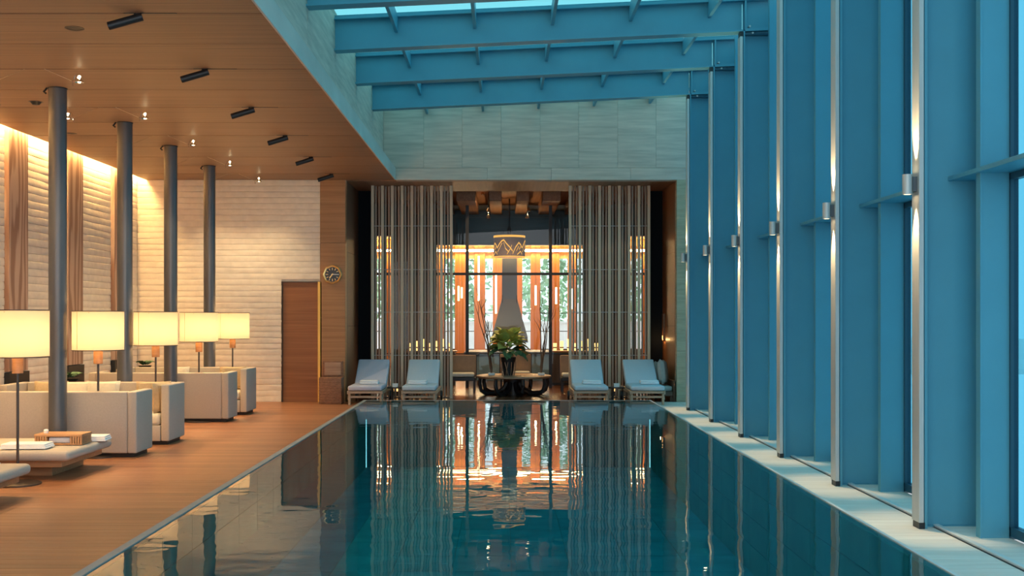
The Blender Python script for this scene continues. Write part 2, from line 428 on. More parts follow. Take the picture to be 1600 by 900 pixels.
# ---- concrete upper walls and fascia
wu = struct('wall_upper', 'grey concrete panel wall above the lounge opening')
xs = [-2.3]+[(px-786)*YF/F for px in (662, 722, 783, 844, 904, 965, 1025)]+[3.95]
for a, b in zip(xs, xs[1:]):
    MB().rbox(a+.0012, b-.0012, YF, YF+.2, CEIL+.235, 6.3, .0025, 1).build('concrete_panel', 'concrete', wu)
MB().box(-2.5, 3.95, YF+.2, YF+.26, CEIL+.2, 6.3).build('wall_core', 'concrete', wu)
for a, b in zip((-2.07, -.3, .93, 2.45), (-.3, .93, 2.45, 3.95)):
    MB().rbox(a+.002, b-.002, YF-.012, YF+.25, CEIL, CEIL+.23, .003, 1).build('concrete_band', 'concrete', wu)
ws = struct('wall_side', 'concrete upper wall over the ceiling edge, left of the skylight')
for i, y0 in enumerate([YW[0]-2*BAY]+[YW[0]-BAY]+YW):
    y1 = min(y0+BAY, YF)
    MB().rbox(-2.5, -2.3+(.0), y0+.006, y1-.006, CEIL+.2, 5.83, .004, 1).build('concrete_panel', 'concrete', ws)
MB().box(-2.6, -2.5, YS, YF+.2, CEIL+.2, 5.83).build('wall_core', 'concrete', ws)
tf = struct('trim_4', 'pale concrete fascia along the timber ceiling edge')
MB().box(-2.3, -2.09, YS, YF-.015, CEIL+.045, CEIL+.228).build('fascia_core', 'fascia', tf)
MB().rbox(-2.088, -2.064, YS, YF-.015, CEIL-.004, CEIL+.23, .003, 1).build('fascia', 'fascia', tf)
# ---- timber ceiling over the deck
ce = struct('ceiling', 'flat brown timber ceiling over the deck')
MB().box(-7.3, -2.3, YS, YF+.2, CEIL+.20, CEIL+.35).build('light_block_slab', 'black', ce)  # unseen slab added so no daylight leaks through the panel gaps
SLOTS = []
y = 9.41-BAY*5-1.06; i = 0
while y < YF:
    y1 = min(y+1.06, YF-.0)
    slot = (round((y-9.41)/1.06) % 2 == 0)
    MB().box(-6.84, -2.09, y+(.022 if slot else .012), y1-.004, CEIL, CEIL+.04).build('ceiling_panel', 'ceil', ce)
    if slot and y > 8: SLOTS.append(y)
    MB().box(-6.84, -2.3, y-.02, y+.03, CEIL+.03, CEIL+.05).build('slot_backing', 'black', ce)
    y += 1.06
MB().box(-6.86, -6.84, YS, YF, CEIL, CEIL+.16).build('cove_upstand', 'ceil', ce)
cs = thing('cove_light', 'glowing warm light strip along the top of the left wall', 'cove light', (-6.93, YS, CEIL+.12))
MB().box(-.03, .03, 0, YF-YS-.05, 0, .02).build('led_strip', 'strip', cs)
MB().box(-.06, .06, 0, YF-YS-.05, .025, .05).build('housing', 'card', cs)
# ---- recess soffit
so = struct('ceiling_soffit', 'dark timber soffit over the slatted screens')
MB().box(-5.5, 6, YF+.25, 22.9, CEIL+.01, CEIL+.06).build('soffit_board', 'lceil', so)

# ---- steel roof
def zb(x): return 5.27+.0468*(x+2.3)
def slab_along_x(x0, x1, y0, y1, a, b):
    return [(x0,y0,zb(x0)+a),(x1,y0,zb(x1)+a),(x1,y1,zb(x1)+a),(x0,y1,zb(x0)+a),(x0,y0,zb(x0)+b),(x1,y0,zb(x1)+b),(x1,y1,zb(x1)+b),(x0,y1,zb(x0)+b)]
vis = [k for k in range(len(YW))]
names_b = {8: 'farthest blue roof beam, close to the concrete end wall', 7: 'blue roof beam second from the concrete end wall', 6: 'blue roof beam third from the concrete end wall', 5: 'blue roof beam crossing the top edge of the view'}
for k, y in enumerate(YW):
    if k in names_b: t = thing('roof_beam', names_b[k], 'beam', (0, y, 0), 0, 'blue roof beams')
    else: t = struct('roof_frame'); t.location.y = y          # frames nearer than the view
    MB().hexa(slab_along_x(-2.32, 3.27, -.012, .012, .02, .43)).build('web', 'blue', t)
    MB().hexa(slab_along_x(-2.32, 3.27, -.10, .10, 0, .022)).build('bottom_flange', 'blue', t)
    MB().hexa(slab_along_x(-2.32, 3.75, -.10, .10, .42, .445)).build('top_flange', 'blue', t)
    for x in (3.305,):
        MB().box(x-.01, x+.01, -.095, -.012, zb(x)+.022, zb(x)+.42).build('stiffener', 'blue', t)
    MB().hexa(slab_along_x(3.30, 3.71, -.09, -.012, .0, .04)).build('seat_plate', 'blue', t)
    MB().tube([(3.36, -.105, zb(3.4)+.06), (3.36, -.012, zb(3.4)+.06)], .014, 8).build('bolt', 'steel', t)
    MB().tube([(3.40, -.105, zb(3.4)-.03), (3.40, -.012, zb(3.4)-.03)], .014, 8).build('bolt', 'steel', t)
rg = struct('roof_glazing', 'teal glass skylight on blue purlins')
PXs = [-1.46, -.387, .677, 1.745, 2.82]
ends = YW+[YF]
for k in range(len(ends)-1):
    y0, y1 = ends[k]+.012, ends[k+1]-.012
    for x in PXs:
        z = zb(x)
        MB().box(x-.022, x+.022, y0, y1, z+.225, z+.445).build('purlin', 'blue', rg)
    xs = [-2.32]+PXs+[3.85]
    for a, b in zip(xs, xs[1:]):
        MB().hexa(slab_along_x(a+.01, b-.01, y0, y1, .47, .482)).build('glass_pane', 'gteal', rg)
    MB().hexa(slab_along_x(-2.32, 3.85, y1-.03, y1+.05, .446, .49)).build('glazing_bar', 'blue', rg)

# ---- blue steel columns on the window side
def column(k, y):
    lab = '%s tall blue steel column of the window wall' % (ORD[k-3] if k >= 3 else 'unseen near')
    if k == 8: lab = 'farthest tall blue steel column, beside the pale earth wall end'
    if k == 3: lab = 'nearest tall blue steel column with a bright steel strip'
    t = thing('steel_column', lab, 'column', (3.27, y, 0), 0, 'blue window wall columns')
    H = zb(3.3)
    MB().box(.012, .45, -.012, .012, .0, H+.42).build('web', 'blue', t)
    MB().box(0, .022, -.11, .11, .0, H-.0).build('inner_flange', 'blue', t)
    MB().box(.45, .472, -.11, .11, .0, H+.42).build('outer_flange', 'blue', t)
    MB().box(.022, .45, -.1, -.012, H-.05, H-.03).build('cap_plate', 'bluedk', t)
    s = MB().rbox(-.05, -.012, -.13, .02, .05, H-.08, .003, 1).build('steel_strip', 'steel', t)
    MB().box(-.045, .0, -.12, .01, .0, .05).build('strip_foot', 'black', t)
    MB().box(-.045, .0, -.125, .01, H-.08, H-.02).build('strip_cap', 'black', t)
    MB().box(.022, .45, -.04, .04, .0, .012).build('base_plate', 'blue', t)
    # sconce
    c = thing('wall_sconce', 'small grey up-and-down sconce on the %s' % ('nearest blue column' if k == 3 else 'farthest blue column' if k == 8 else '%s blue column' % ORD[k-3] if k > 3 else 'unseen column'), 'wall lamp', (3.27-.115, y-.06, 2.60), 0, 'sconces on the blue columns')
    bd = MB().lathe([(.028, .0), (.038, 0), (.038, .155), (.028, .155)], n=20).build('body', 'steel', c, True)
    MB().lathe([(.0005, .006), (.03, .006)], n=20).build('lower_lens', 'bulb', bd)
    MB().lathe([(.0005, .149), (.03, .149)], n=20).build('upper_lens', 'bulb', bd)
    MB().box(.03, .066, -.035, .035, .02, .135).build('mount', 'post', c)
    wc = (1, .72, .38)
    light('SPOT', (.02, -.01, -.012), 130, wc, c, .012, (0, -math.radians(2), 0), 40, .8)
    light('SPOT', (.02, -.01, .167), 160, wc, c, .012, (math.pi, math.radians(2), 0), 40, .8)
for k, y in enumerate(YW):
    if k >= 3: column(k, y)
# ---- window wall
for k, y in enumerate(YW):
    if k < 1: continue
    y0 = YW[k-1]
    w = struct('window_%d' % k, 'tall tinted glass bay of the window wall')
    ym = y-.49
    MB().box(3.53, 3.545, ym-.012, ym+.06, 0.0, 5.95).box(3.545, 3.75, ym-.0, ym+.016, 0, 5.95).build('mullion', 'blue', w)
    MB().box(3.75, 3.81, ym-.02, ym+.05, 0.0, 5.95).build('mullion_frame', 'bluedk', w)
    MB().rbox(3.49, 3.76, y0+.013, y-.013, 2.71, 2.745, .003, 1).build('transom_shelf', 'blue', w)
    MB().box(3.75, 3.81, y0+.012, y-.012, 2.66, 2.72).build('transom_frame', 'bluedk', w)
    MB().box(3.75, 3.82, y0+.012, y-.012, .02, .09).build('bottom_rail', 'bluedk', w)
    MB().box(3.775, 3.787, y0+.012, ym, .09, 5.95).build('pane', 'gwall', w)
    MB().box(3.775, 3.787, ym, y-.012, .09, 5.95).build('pane', 'gwall', w)
    MB().box(3.36, 3.375, y0+.012, y-.012, -.03, .004).build('drain_slot', 'black', w)
    MB().rbox(3.375, 3.42, y0+.012, y-.012, -.02, .02, .004, 1).build('sill_lip', 'kerb', w)
    for q in range(8):
        a = y0+.012+q*(BAY-.024)/8
        MB().box(3.42, 3.76, a+.002, a+(BAY-.024)/8-.002, -.03, .006).build('sill_board', 'stone', w)

w = struct('window_9', 'last narrow glass bay beside the far wall end')
MB().box(3.775, 3.787, YW[-1]+.012, YF-.03, .0, 5.95).build('pane', 'gwall', w)
MB().box(3.49, 3.76, YW[-1]+.013, YF-.05, 2.71, 2.745).build('transom_shelf', 'blue', w)
MB().box(3.36, 3.76, YW[-1]+.012, YF-.06, -.03, .004).build('sill_board', 'stone', w)
# ---- grey round columns
for i, (x, y) in enumerate(((-5.12, 12.51), (-5.12, 14.73), (-5.12, 16.76), (-5.12, 18.98))):
    t = thing('round_column', ['slim round grey column at the left, behind the nearest lamps', 'slim round grey column rising behind the first sofa pair', 'slim round grey column third from the left', 'slim round grey column farthest from the camera'][i], 'column', (x, y, 0), 0, 'slim grey columns')
    MB().lathe([(.1, 0), (.1, CEIL)], n=40).build('shaft', 'post', t, True)
    MB().lathe([(.1, CEIL-.012), (.106, CEIL-.012), (.106, CEIL)], n=40).build('collar', 'black', t, True)
    MB().tube([(-.11, -.03, CEIL), (-.14, -.05, CEIL-.05), (-.11, -.06, CEIL-.07)], .012, 6).build('hook', 'black', t)

# ================================================================== LOUNGE BEYOND THE SCREENS
ls = struct('wall_lounge', 'dark timber walls of the lounge beyond the screens')
MB().box(-5.6, -5.5, 22.8, 36.4, 0, 4.6).box(6.0, 6.1, 22.8, 36.4, 0, 4.6).build('side_wall', 'lwall', ls)
YB = 27.2
for a, b in ((-5.5, -3.17), (-2.8, -1.66), (2.0, 3.12), (3.58, 6.0)):
    MB().box(a, b, YB, YB+.2, 0, 4.45).build('partition', 'lwall', ls)
for a, b, z in ((-3.17, -2.8, 3.66), (3.12, 3.58, 3.66)):
    MB().box(a, b, YB, YB+.2, z, 4.45).build('lintel', 'lwall', ls)
MB().box(-1.66, 2.0, YB, YB+.25, 3.43, 4.3).build('bulkhead', 'bulk', ls)
lc = struct('ceiling_lounge', 'timber lounge ceiling with hanging beams')
MB().box(-5.6, 6.1, 22.7, YB+.2, 4.45, 4.6).build('ceiling_board', 'lceil', lc)
for px, w_ in ((728, 30), (774, 20), (817, 20), (862, 28), (640, 24), (690, 20), (905, 20), (950, 24)):
    x = (px-786)*24/F; hw = w_/2*24/F
    MB().rbox(x-hw, x+hw, 24.0, YB, 4.19, 4.45, .01, 1).build('ceiling_beam', 'lceil', lc)
MB().box(-5.6, 6.1, YB+.2, 36.4, 4.32, 4.6).build('rear_ceiling', 'gceil', lc)
me = MB().box(-5.5, 6.0, 0, .32, 4.2, 4.32).mesh('ceiling_slat', 'gceil')
yy = YB+.5
while yy < 36: put('ceiling_slat', me, lc, (0, yy, 0)); yy += .55
# far window wall
YQ = 36.0
k_ = YQ/F
wq = struct('window_10', 'far lounge window wall of orange timber piers and tall panes')
piers = [(400, 586), (600, 611), (680, 695), (711, 728), (741, 758), (770, 785), (807, 816), (829, 844), (861, 874), (887, 900), (911, 985), (1003, 1180)]
for a, b in piers:
    MB().rbox((a-786)*k_, (b-786)*k_, YQ-.15, YQ+.15, 0, 4.2, .01, 1).build('pier', 'orange', wq)
for (a0, a), (b, b1) in zip(piers, piers[1:]):
    x0, x1 = (a-786)*k_, (b-786)*k_
    MB().box(x0, x1, YQ-.05, YQ+.05, 0, .57).build('spandrel', 'lwall', wq)
    MB().box(x0, x1, YQ-.05, YQ+.05, 3.55, 4.2).build('lintel', 'gceil', wq)
    MB().box(x0, x1, YQ-.006, YQ+.006, .57, 3.55).build('pane', 'gclear', wq)
    for z in (1.15, 1.75):
        MB().box(x0, x1, YQ-.03, YQ-.01, z-.012, z+.012).build('glazing_bar', 'black', wq)
st = thing('light_strip', 'thin bright warm light strip above the far lounge windows', 'light strip', (.2, YQ-.3, 3.78))
MB().box(-5, 5, -.03, .03, 0, .05).build('led_strip', 'lstrip', st)
MB().box(-5, 5, .035, .06, -.02, .07).build('housing', 'card', st)
# outside the far windows
st = thing('added_strip', 'added warm strip, unseen behind the dark bulkhead, brightening the rear ceiling', 'light strip', (.17, YB+.45, 3.5))  # extra hidden strip, added to brighten the golden rear ceiling
MB().box(-1.8, 1.8, -.03, .03, 0, .03).build('led_strip', 'addstrip', st)
MB().box(-1.83, 1.83, -.2, .06, -.04, -.005).build('shelf', 'bulk', st)
gd = struct('ground', 'pale paved ground outside the lounge windows')
MB().box(-40, 40, 36.4, 90, -.3, -.1).build('paving', 'paving', gd)
gw = thing('garden_wall', 'low white garden wall outside the lounge windows', 'wall', (0, 41, -.1))
MB().box(-12, 12, 0, .3, 0, 1.5).build('render', 'pwall', gw); MB().box(-12.1, 12.1, -.05, .35, 1.5, 1.56).build('coping', 'pwall', gw)
leafm = MB()
for i in range(800):
    while True:
        p = Vector((random.uniform(-1, 1), random.uniform(-1, 1), random.uniform(-1, 1)))
        if .2 < p.length < 1: break
    p = Vector((p.x*1.25, p.y*1.1, p.z*1.7))*(1+.25*noise.noise(p*2.5))
    a = Vector((random.gauss(0,1), random.gauss(0,1), random.gauss(0,1))).normalized()*.13; b = a.cross(Vector((random.gauss(0,1), random.gauss(0,1), random.gauss(0,1)))).normalized()*.08
    leafm.quad(p-a, p+b, p+a, p-b)
leafme = leafm.mesh('foliage', 'tree')
for i, (x, y, z, s) in enumerate(((-1.9, 44.5, 3.0, 1.25), (1.9, 44.5, 3.1, 1.25), (5.7, 44.5, 3.0, 1.3), (-5.7, 44.5, 3.2, 1.3))):
    t = thing('garden_tree', ['leafy tree outside, left of the chimney hood', 'leafy tree outside, right of the chimney hood', 'leafy tree outside the right side opening', 'leafy tree outside the left side opening'][i], 'tree', (x, y, -.1), 0, 'trees outside the lounge')
    o = put('crown', leafme, t, (0, 0, z), i*1.3); o.scale = (s, s, s)
    MB().tube([(0, 0, 0), (.05, 0, 1.4), (0, .05, z)], [.12, .09, .05], 8).build('trunk', 'bark', t)
# black-framed glazing
gz = struct('window_11', 'black framed glass screen of the lounge')
YG = 25.0
for x in (-.823, 1.09, -2.75, 3.02):
    MB().box(x-.037, x+.037, YG-.03, YG+.03, 0, 4.19).build('post', 'black', gz)
MB().box(-3.6, 3.9, YG-.028, YG+.028, 2.59, 2.65).build('transom', 'black', gz)
MB().box(-3.6, 3.9, YG-.02, YG+.02, .78, .80).build('rail', 'black', gz)
for a, b in ((-2.71, -.86), (-.786, 1.053), (1.127, 2.98)):
    MB().box(a, b, YG-.004, YG+.004, .02, 2.59).build('pane', 'gclear', gz); MB().box(a, b, YG-.004, YG+.004, 2.65, 4.19).build('pane', 'gclear', gz)
bj = struct('wall_jamb', 'black panels flanking the slatted screens')
MB().box(-5.5, -2.78, 22.8, 22.9, 0, CEIL).build('panel', 'blackp', bj)
MB().box(3.08, 6.0, 22.8, 22.9, 0, CEIL).build('panel', 'blackp', bj)

# ---- slatted screens
def screen(pxs, name_label, yf=21.9):
    kk = yf/F
    cx = ((pxs[0]+pxs[-1])/2-786)*kk
    t = thing('slat_screen', name_label, 'screen', (cx, yf, 0))
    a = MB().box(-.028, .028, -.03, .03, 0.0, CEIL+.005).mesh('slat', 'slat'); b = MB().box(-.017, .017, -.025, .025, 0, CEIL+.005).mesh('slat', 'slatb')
    for i, px in enumerate(pxs):
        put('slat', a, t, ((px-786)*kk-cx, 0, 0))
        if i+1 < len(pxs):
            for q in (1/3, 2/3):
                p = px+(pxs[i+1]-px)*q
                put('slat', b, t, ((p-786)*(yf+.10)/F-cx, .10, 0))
    for z in (.86, 1.73, 2.59, 3.47):
        MB().tube([((pxs[0]-786)*kk-cx, .052, z), ((pxs[-1]-786)*kk-cx, .052, z)], .008, 6).build('tie_rod', 'steel', t)
    MB().box((pxs[0]-786)*kk-cx-.05, (pxs[-1]-786)*kk-cx+.05, .05, .27, 0.0, .02).build('floor_channel', 'dark', t)
screen([582.4+15.33*i for i in range(9)], 'tall vertical timber slat screen left of the lounge opening')
screen([890.8+15.35*i for i in range(9)], 'tall vertical timber slat screen right of the lounge opening')
for i, x in enumerate((-2.0, 2.35)):
    t = thing('floor_light', 'row of small warm floor lights behind the %s screen' % ('left', 'right')[i], 'floor light', (x, 22.5, 0))
    MB().box(-.35, .35, -.04, .04, 0, .1).build('housing', 'dark', t)
    for q in range(6): MB().box(-.31+q*.11, -.25+q*.11, -.045, -.04, .1, .2).build('lamp_window', 'candle', t); 
    MB().box(-.35, .35, -.04, .04, .1, .22).build('back_box', 'dark', t)

# ---- lounge furniture
# pendant
t = thing('pendant_lamp', 'brown drum pendant lamp with glowing golden mountain outlines', 'pendant lamp', (.15, 25.75, 3.05))
MB().lathe([(.372, 0), (.372, .5), (.36, .5), (.36, 0), (.372, 0)], n=48).build('drum_shade', 'pend', t, True)
MB().lathe([(.375, .45), (.375, .5)], n=48).build('glowing_rim', 'gold', t, True)
MB().lathe([(.375, -.012), (.375, .012)], n=48).build('glowing_rim', 'gold', t, True)
MB().tube([(0, 0, .5), (0, 0, 1.38)], .018, 8).build('rod', 'black', t)
MB().lathe([(.05, .5), (.06, .62), (.03, .72)], n=16, cap=True).build('canopy_hub', 'black', t, True)
MB().tube([(-.36, 0, .47), (.36, 0, .47)], .01, 6).tube([(0, -.36, .47), (0, .36, .47)], .01, 6).build('spider', 'black', t)
def on_drum(u, v, r=.378):
    a = -math.pi/2+u; return (r*math.cos(a), r*math.sin(a), v)
m = MB()
def stroke(pts, w):
    for (u0, v0), (u1, v1) in zip(pts, pts[1:]):
        n_ = 4
        for q in range(n_):
            a0 = q/n_; a1 = (q+1)/n_
            ua, va, ub, vb = u0+(u1-u0)*a0, v0+(v1-v0)*a0, u0+(u1-u0)*a1, v0+(v1-v0)*a1
            m.quad(on_drum(ua, va-w), on_drum(ub, vb-w), on_drum(ub, vb+w), on_drum(ua, va+w))
for rep in range(4):
    o_ = -3.2+rep*1.75
    for pts, w_ in (([(o_-.1,.06),(o_+.1,.22),(o_+.32,.32),(o_+.48,.27),(o_+.6,.2),(o_+.75,.28),(o_+.95,.36),(o_+1.1,.38),(o_+1.25,.3),(o_+1.45,.22),(o_+1.65,.12)], .018),
                    ([(o_+.15,.12),(o_+.3,.24),(o_+.36,.16),(o_+.5,.24)], .012), ([(o_+.62,.1),(o_+.8,.2),(o_+.98,.31)], .012),
                    ([(o_+1.08,.33),(o_+1.2,.18),(o_+1.4,.1)], .014), ([(o_+.2,.04),(o_+.45,.12),(o_+.6,.05)], .014), ([(o_+1.3,.05),(o_+1.5,.17),(o_+1.6,.26)], .014)):
        stroke(pts, w_)
m.build('mountain_outline', 'gold', t)
light('POINT', (0, 0, .2), 40, (1, .7, .35), t, .08)
# hood and hearth
t = thing('chimney_hood', 'grey tapered metal chimney hood hanging over the hearth', 'chimney hood', (.17, 28.6, 0))
q = 28.6/F; hh = [(1.0, .46, .46), (1.10, .47, .47), (1.6, .33, .33), (2.1, .2, .2), (4.32, .19, .19)]
m = MB()
for (z0, a, b), (z1, c, d) in zip(hh, hh[1:]):
    m.hexa([(-a,-b,z0),(a,-b,z0),(a,b,z0),(-a,b,z0),(-c,-d,z1),(c,-d,z1),(c,d,z1),(-c,d,z1)])
m.build('hood_body', 'hood', t)
MB().box(-.48, .48, -.48, .48, .97, 1.0).build('rim', 'black', t)
for s in (-.19, .19): MB().tube([(s, -.22, 1.0), (s, -.22, 2.2)], .01, 6).build('stay_rod', 'black', t)
t = thing('hearth', 'low blue grey hearth block under the chimney hood', 'hearth', (.2, 28.2, 0))
MB().rbox(-1.15, 1.2, -.4, 1.2, 0, .66, .01, 1).build('block', 'hearth', t); MB().rbox(-1.2, 1.25, -.45, 1.25, .66, .74, .01, 1).build('top_slab', 'hood', t)
# tube pendants
for i, (px, y0, y1) in enumerate(((716.5, 447, 470), (721.5, 449, 466), (837, 446, 477), (869, 449, 475), (893.5, 451, 483), (703, 458, 466), (748, 400, 470), (775, 430, 490))):
    Y = 33.0; kx = Y/F; z1 = CAMZ+(494-y0)*kx; z0 = CAMZ+(494-y1)*kx
    t = thing('tube_pendant', ['leftmost slim glowing tube pendant in the lounge', 'slim glowing tube pendant, second from the left', 'slim glowing tube pendant right of the chimney hood', 'slim glowing tube pendant before the right black post', 'long slim tube pendant beside the right screen', 'short glowing tube pendant behind the left screen', 'tall glowing tube pendant left of the hood', 'glowing tube pendant touching the hood on its left'][i], 'pendant lamp', ((px-786)*kx, Y, z0), 0, 'tube pendants in the lounge')
    MB().tube([(0, 0, 0), (0, 0, z1-z0)], .03, 10).build('glass_tube', 'tube', t, True)
    MB().tube([(0, 0, z1-z0), (0, 0, 4.2-z0)], .004, 5).build('cord', 'black', t)
    light('POINT', (0, -.02, -.06), 24, (1, .64, .32), t, .02)
# chairs
def lchair(x, y, label, w=.56):
    t = thing('lounge_chair', label, 'chair', (x, y, 0), 0, 'brown lounge chairs')
    MB().rbox(-w/2, w/2, .44, .52, .28, .80, .02, 2).build('backrest', 'brown', t, True)
    MB().box(-w/2-.015, w/2+.015, .515, .535, .25, .815).build('back_frame', 'black', t)
    MB().rbox(-w/2, w/2, -.02, .46, .26, .34, .015, 2).build('seat_frame', 'black', t)
    MB().rbox(-w/2+.03, w/2-.03, 0, .44, .34, .43, .035, 3).build('seat_cushion', 'cream', t, True)
    for sx in (-1, 1):
        for yy in (.01, .49): MB().box(sx*(w/2-.03)-.02, sx*(w/2-.03)+.02, yy-.02, yy+.02, 0, .27).build('leg', 'black', t)
lchair(-.87, 23.3, 'brown lounge chair with a white cushion, left of the round table')
lchair(.28, 23.9, 'brown lounge chair directly behind the round table', .7)
lchair(1.52, 23.2, 'brown lounge chair right of the round table')
# round table of root wood
t = thing('root_table', 'round low table with a pale timber top and dark curved root legs', 'table', (.225, 22.85, 0))
MB().lathe([(.0, .36), (.76, .36), (.79, .38), (.785, .405), (.74, .415), (0.0, .415)], n=48).build('table_top', 'root', t, True)
for i in range(8):
    a = i*math.pi/4+.25; ca, sa = math.cos(a), math.sin(a)
    pts = [(ca*r, sa*r, z) for r, z in ((.72, .37), (.74, .25), (.70, .10), (.58, .035), (.40, .03), (.22, .12), (.14, .25))]
    MB().tube(pts, [.035, .04, .045, .05, .05, .05, .06], 8).build('leg', 'black', t, True)
MB().lathe([(.17, 0), (.15, .12), (.18, .37)], n=20, cap=True).build('trunk', 'black', t, True)
# vase with leaves
t = thing('leaf_vase', 'dark flared vase of large yellow-green leaves on the round table', 'plant', (.11, 22.7, .415))
MB().lathe([(0, 0), (.10, 0), (.115, .10), (.16, .38), (.145, .38), (.09, .06)], n=24).build('vase', 'black', t, True)
for i in range(9):
    a = -math.pi/2+(i-4)*.42; b = a+random.uniform(-.5, .5)
    MB().tube([(.12*math.cos(a), .12*math.sin(a), .0), (.15*math.cos((a+b)/2), .15*math.sin((a+b)/2), .13), (.17*math.cos(b), .17*math.sin(b), .28)], .009, 5).build('root_twig', 'root', t)
lm = MB(); n_ = 6
for i in range(n_+1):
    u = i/n_; w_ = .12*math.sin(math.pi*min(1, u*.93+.05))**.7
    for s in (-1, 0, 1): lm.v.append((s*w_, u*.3, .05*math.sin(u*2.2)-.10*u*u+abs(s)*.03))
for i in range(n_):
    for j in range(2): a = i*3+j; lm.f.append((a, a+1, a+4, a+3))
lmy, lmg = lm.mesh('leaf', 'leafy', True), lm.mesh('leaf', 'leafg', True)
for i in range(58):
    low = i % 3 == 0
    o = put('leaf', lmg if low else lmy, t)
    a = random.uniform(0, 2*math.pi); el = random.uniform(-.35, .2) if low else random.uniform(.0, 1.2)
    c = Vector((math.cos(a)*math.cos(el)*.15, math.sin(a)*math.cos(el)*.12, .56+math.sin(el)*.2 + (-.05 if low else .03)))
    o.location = c; o.rotation_euler = (el*.8+random.uniform(-.35, .35), random.uniform(-.5, .5), a-math.pi/2)
for i in range(5):
    a = i*1.3; MB().tube([(.04*math.cos(a), .04*math.sin(a), .1), (.12*math.cos(a), .1*math.sin(a), .55)], .008, 5).build('stem', 'leafg', t)
# branches
for j, (bx, tops) in enumerate(((-.24, ((744, 452), (752, 470), (762, 500), (738, 465))), (.80, ((862, 462), (843, 455), (852, 500), (866, 480))))):
    t = thing('branch_arrangement', 'tall bare twisted branches on the %s side of the round table' % ('left', 'right')[j], 'branches', (bx, 22.75, .415))
    MB().rbox(-.07, .07, -.05, .05, 0, .05, .006, 1).build('holder', 'card', t)
    for (px, py) in tops:
        tx = (px-786)*22.75/F-bx; tz = CAMZ+(494-py)*22.75/F-.415
        pts = []
        for i in range(9):
            u = i/8; pts.append((tx*u**1.3+.05*noise.noise(Vector((u*4, px, 0))), .06*noise.noise(Vector((u*3, py, 2))), .03+tz*u))
        MB().tube(pts, [.02-.016*i/8 for i in range(9)], 6).build('branch', 'twig', t, True)
        for q in (4, 6):
            p = Vector(pts[q]); e = p+Vector((random.uniform(-.18, .18), 0, .3)); MB().tube([p, (p+e)/2+Vector((.02, 0, 0)), e], [.008, .006, .003], 5).build('twig', 'twig', t)
# consoles with candle glasses
for j, x in enumerate((-1.75, 1.75)):
    t = thing('console_cabinet', 'dark console cabinet behind the %s of the lounge glass' % ('left', 'right')[j], 'cabinet', (x, 26.2, 0))
    MB().rbox(-.6, .6, -.2, .25, 0, .78, .01, 1).build('body', 'black', t); MB().rbox(-.64, .64, -.24, .28, .78, .82, .006, 1).build('top', 'doorw', t)
    for q in range(3):
        dr = MB().box(-.58+q*.39, -.21+q*.39, -.215, -.2, .06, .74).build('door', 'lwall', t); MB().tube([(-.25+q*.39, -.235, .4), (-.25+q*.39, -.215, .4)], .012, 8).build('knob', 'brass', dr)
    for i in range(7):
        c = thing('candle_glass', 'small glowing candle glass on the %s console, %s from its left end' % (('left', 'right')[j], ORD[i] if i else 'first'), 'candle', (x-.5+i*.165, 26.2+.06*math.sin(i*2), .82), 0, 'candle glasses on the consoles')
        MB().lathe([(.0, 0), (.035, 0), (.045, .18+.05*(i % 3)), (.038, .18+.05*(i % 3)), (.03, .02)], n=14).build('glass', 'candle', c, True)
        MB().lathe([(.046, .06), (.048, .06), (.048, .09), (.046, .09)], n=14).build('band', 'dark', c, True)
# lounge ceiling spots
for j, (px, py) in enumerate(((727, 303), (754, 300), (763, 327), (763, 337), (822, 300), (826, 326), (824, 337), (852, 301))):
    Y = 24.6; x = (px-786)*Y/F; z = CAMZ+(494-py)*Y/F
    t = thing('lounge_spot', 'small bright ceiling spot in the lounge, %s from the left' % ORD[j].replace('nearest', 'first'), 'spotlight', (x, Y, z), 0, 'small spots on the lounge ceiling')
    MB().tube([(0, 0, 0), (0, 0, 4.45-z)], .006, 5).build('stem', 'black', t)
    MB().lathe([(.045, -.06), (.03, 0), (.012, .03)], n=14).build('reflector', 'chrome', t, True); MB().lathe([(.0, -.05), (.036, -.05)], n=14).build('lens', 'bulb', t)
    light('SPOT', (0, 0, -.07), 90, (1, .68, .36), t, .02, None, 120, .8)
# ================================================================== DECK FURNITURE
# ---- floor lamps
for i, y in enumerate((10.67, 12.79, 14.91, 17.03, 19.15)):
    t = thing('floor_lamp', ['nearest floor lamp, cut by the left edge, with glowing drum shade', 'floor lamp with glowing drum shade before the back of the nearest sofa', 'floor lamp with glowing drum shade, middle one of the five', 'floor lamp with glowing drum shade before the farther sofa pair', 'farthest floor lamp, its shade before the white far wall'][i], 'floor lamp', (-4.76, y, 0), 0, 'floor lamps with drum shades')
    MB().lathe([(0, 0), (.22, 0), (.22, .012), (.20, .02), (0, .022)], n=36).build('base', 'dark', t, True)
    MB().tube([(0, 0, .02), (0, 0, 1.1)], .013, 12).build('pole', 'dark', t, True)
    MB().lathe([(.0, 1.09), (.052, 1.09), (.052, 1.25), (0, 1.25)], n=20).build('socket', 'tray', t, True)
    sh = MB().lathe([(.29, 1.25), (.29, 1.71)], n=56).build('shade', 'shade', t, True)
    for zz in (1.247, 1.703): MB().lathe([(.292, zz), (.294, zz+.002), (.294, zz+.008), (.292, zz+.01)], n=56).build('shade_rim', 'dark', sh, True)
    MB().tube([(-.29, 0, 1.69), (.29, 0, 1.69)], .004, 5).tube([(0, -.29, 1.69), (0, .29, 1.69)], .004, 5).tube([(0, 0, 1.25), (0, 0, 1.69)], .006, 6).build('spider', 'dark', t)
    MB().box(-.153, -.150, -.252, -.247, 1.255, 1.705).build('seam', 'tray', sh)
    light('POINT', (0, 0, 1.46), 46, (1, .62, .27), t, .06)
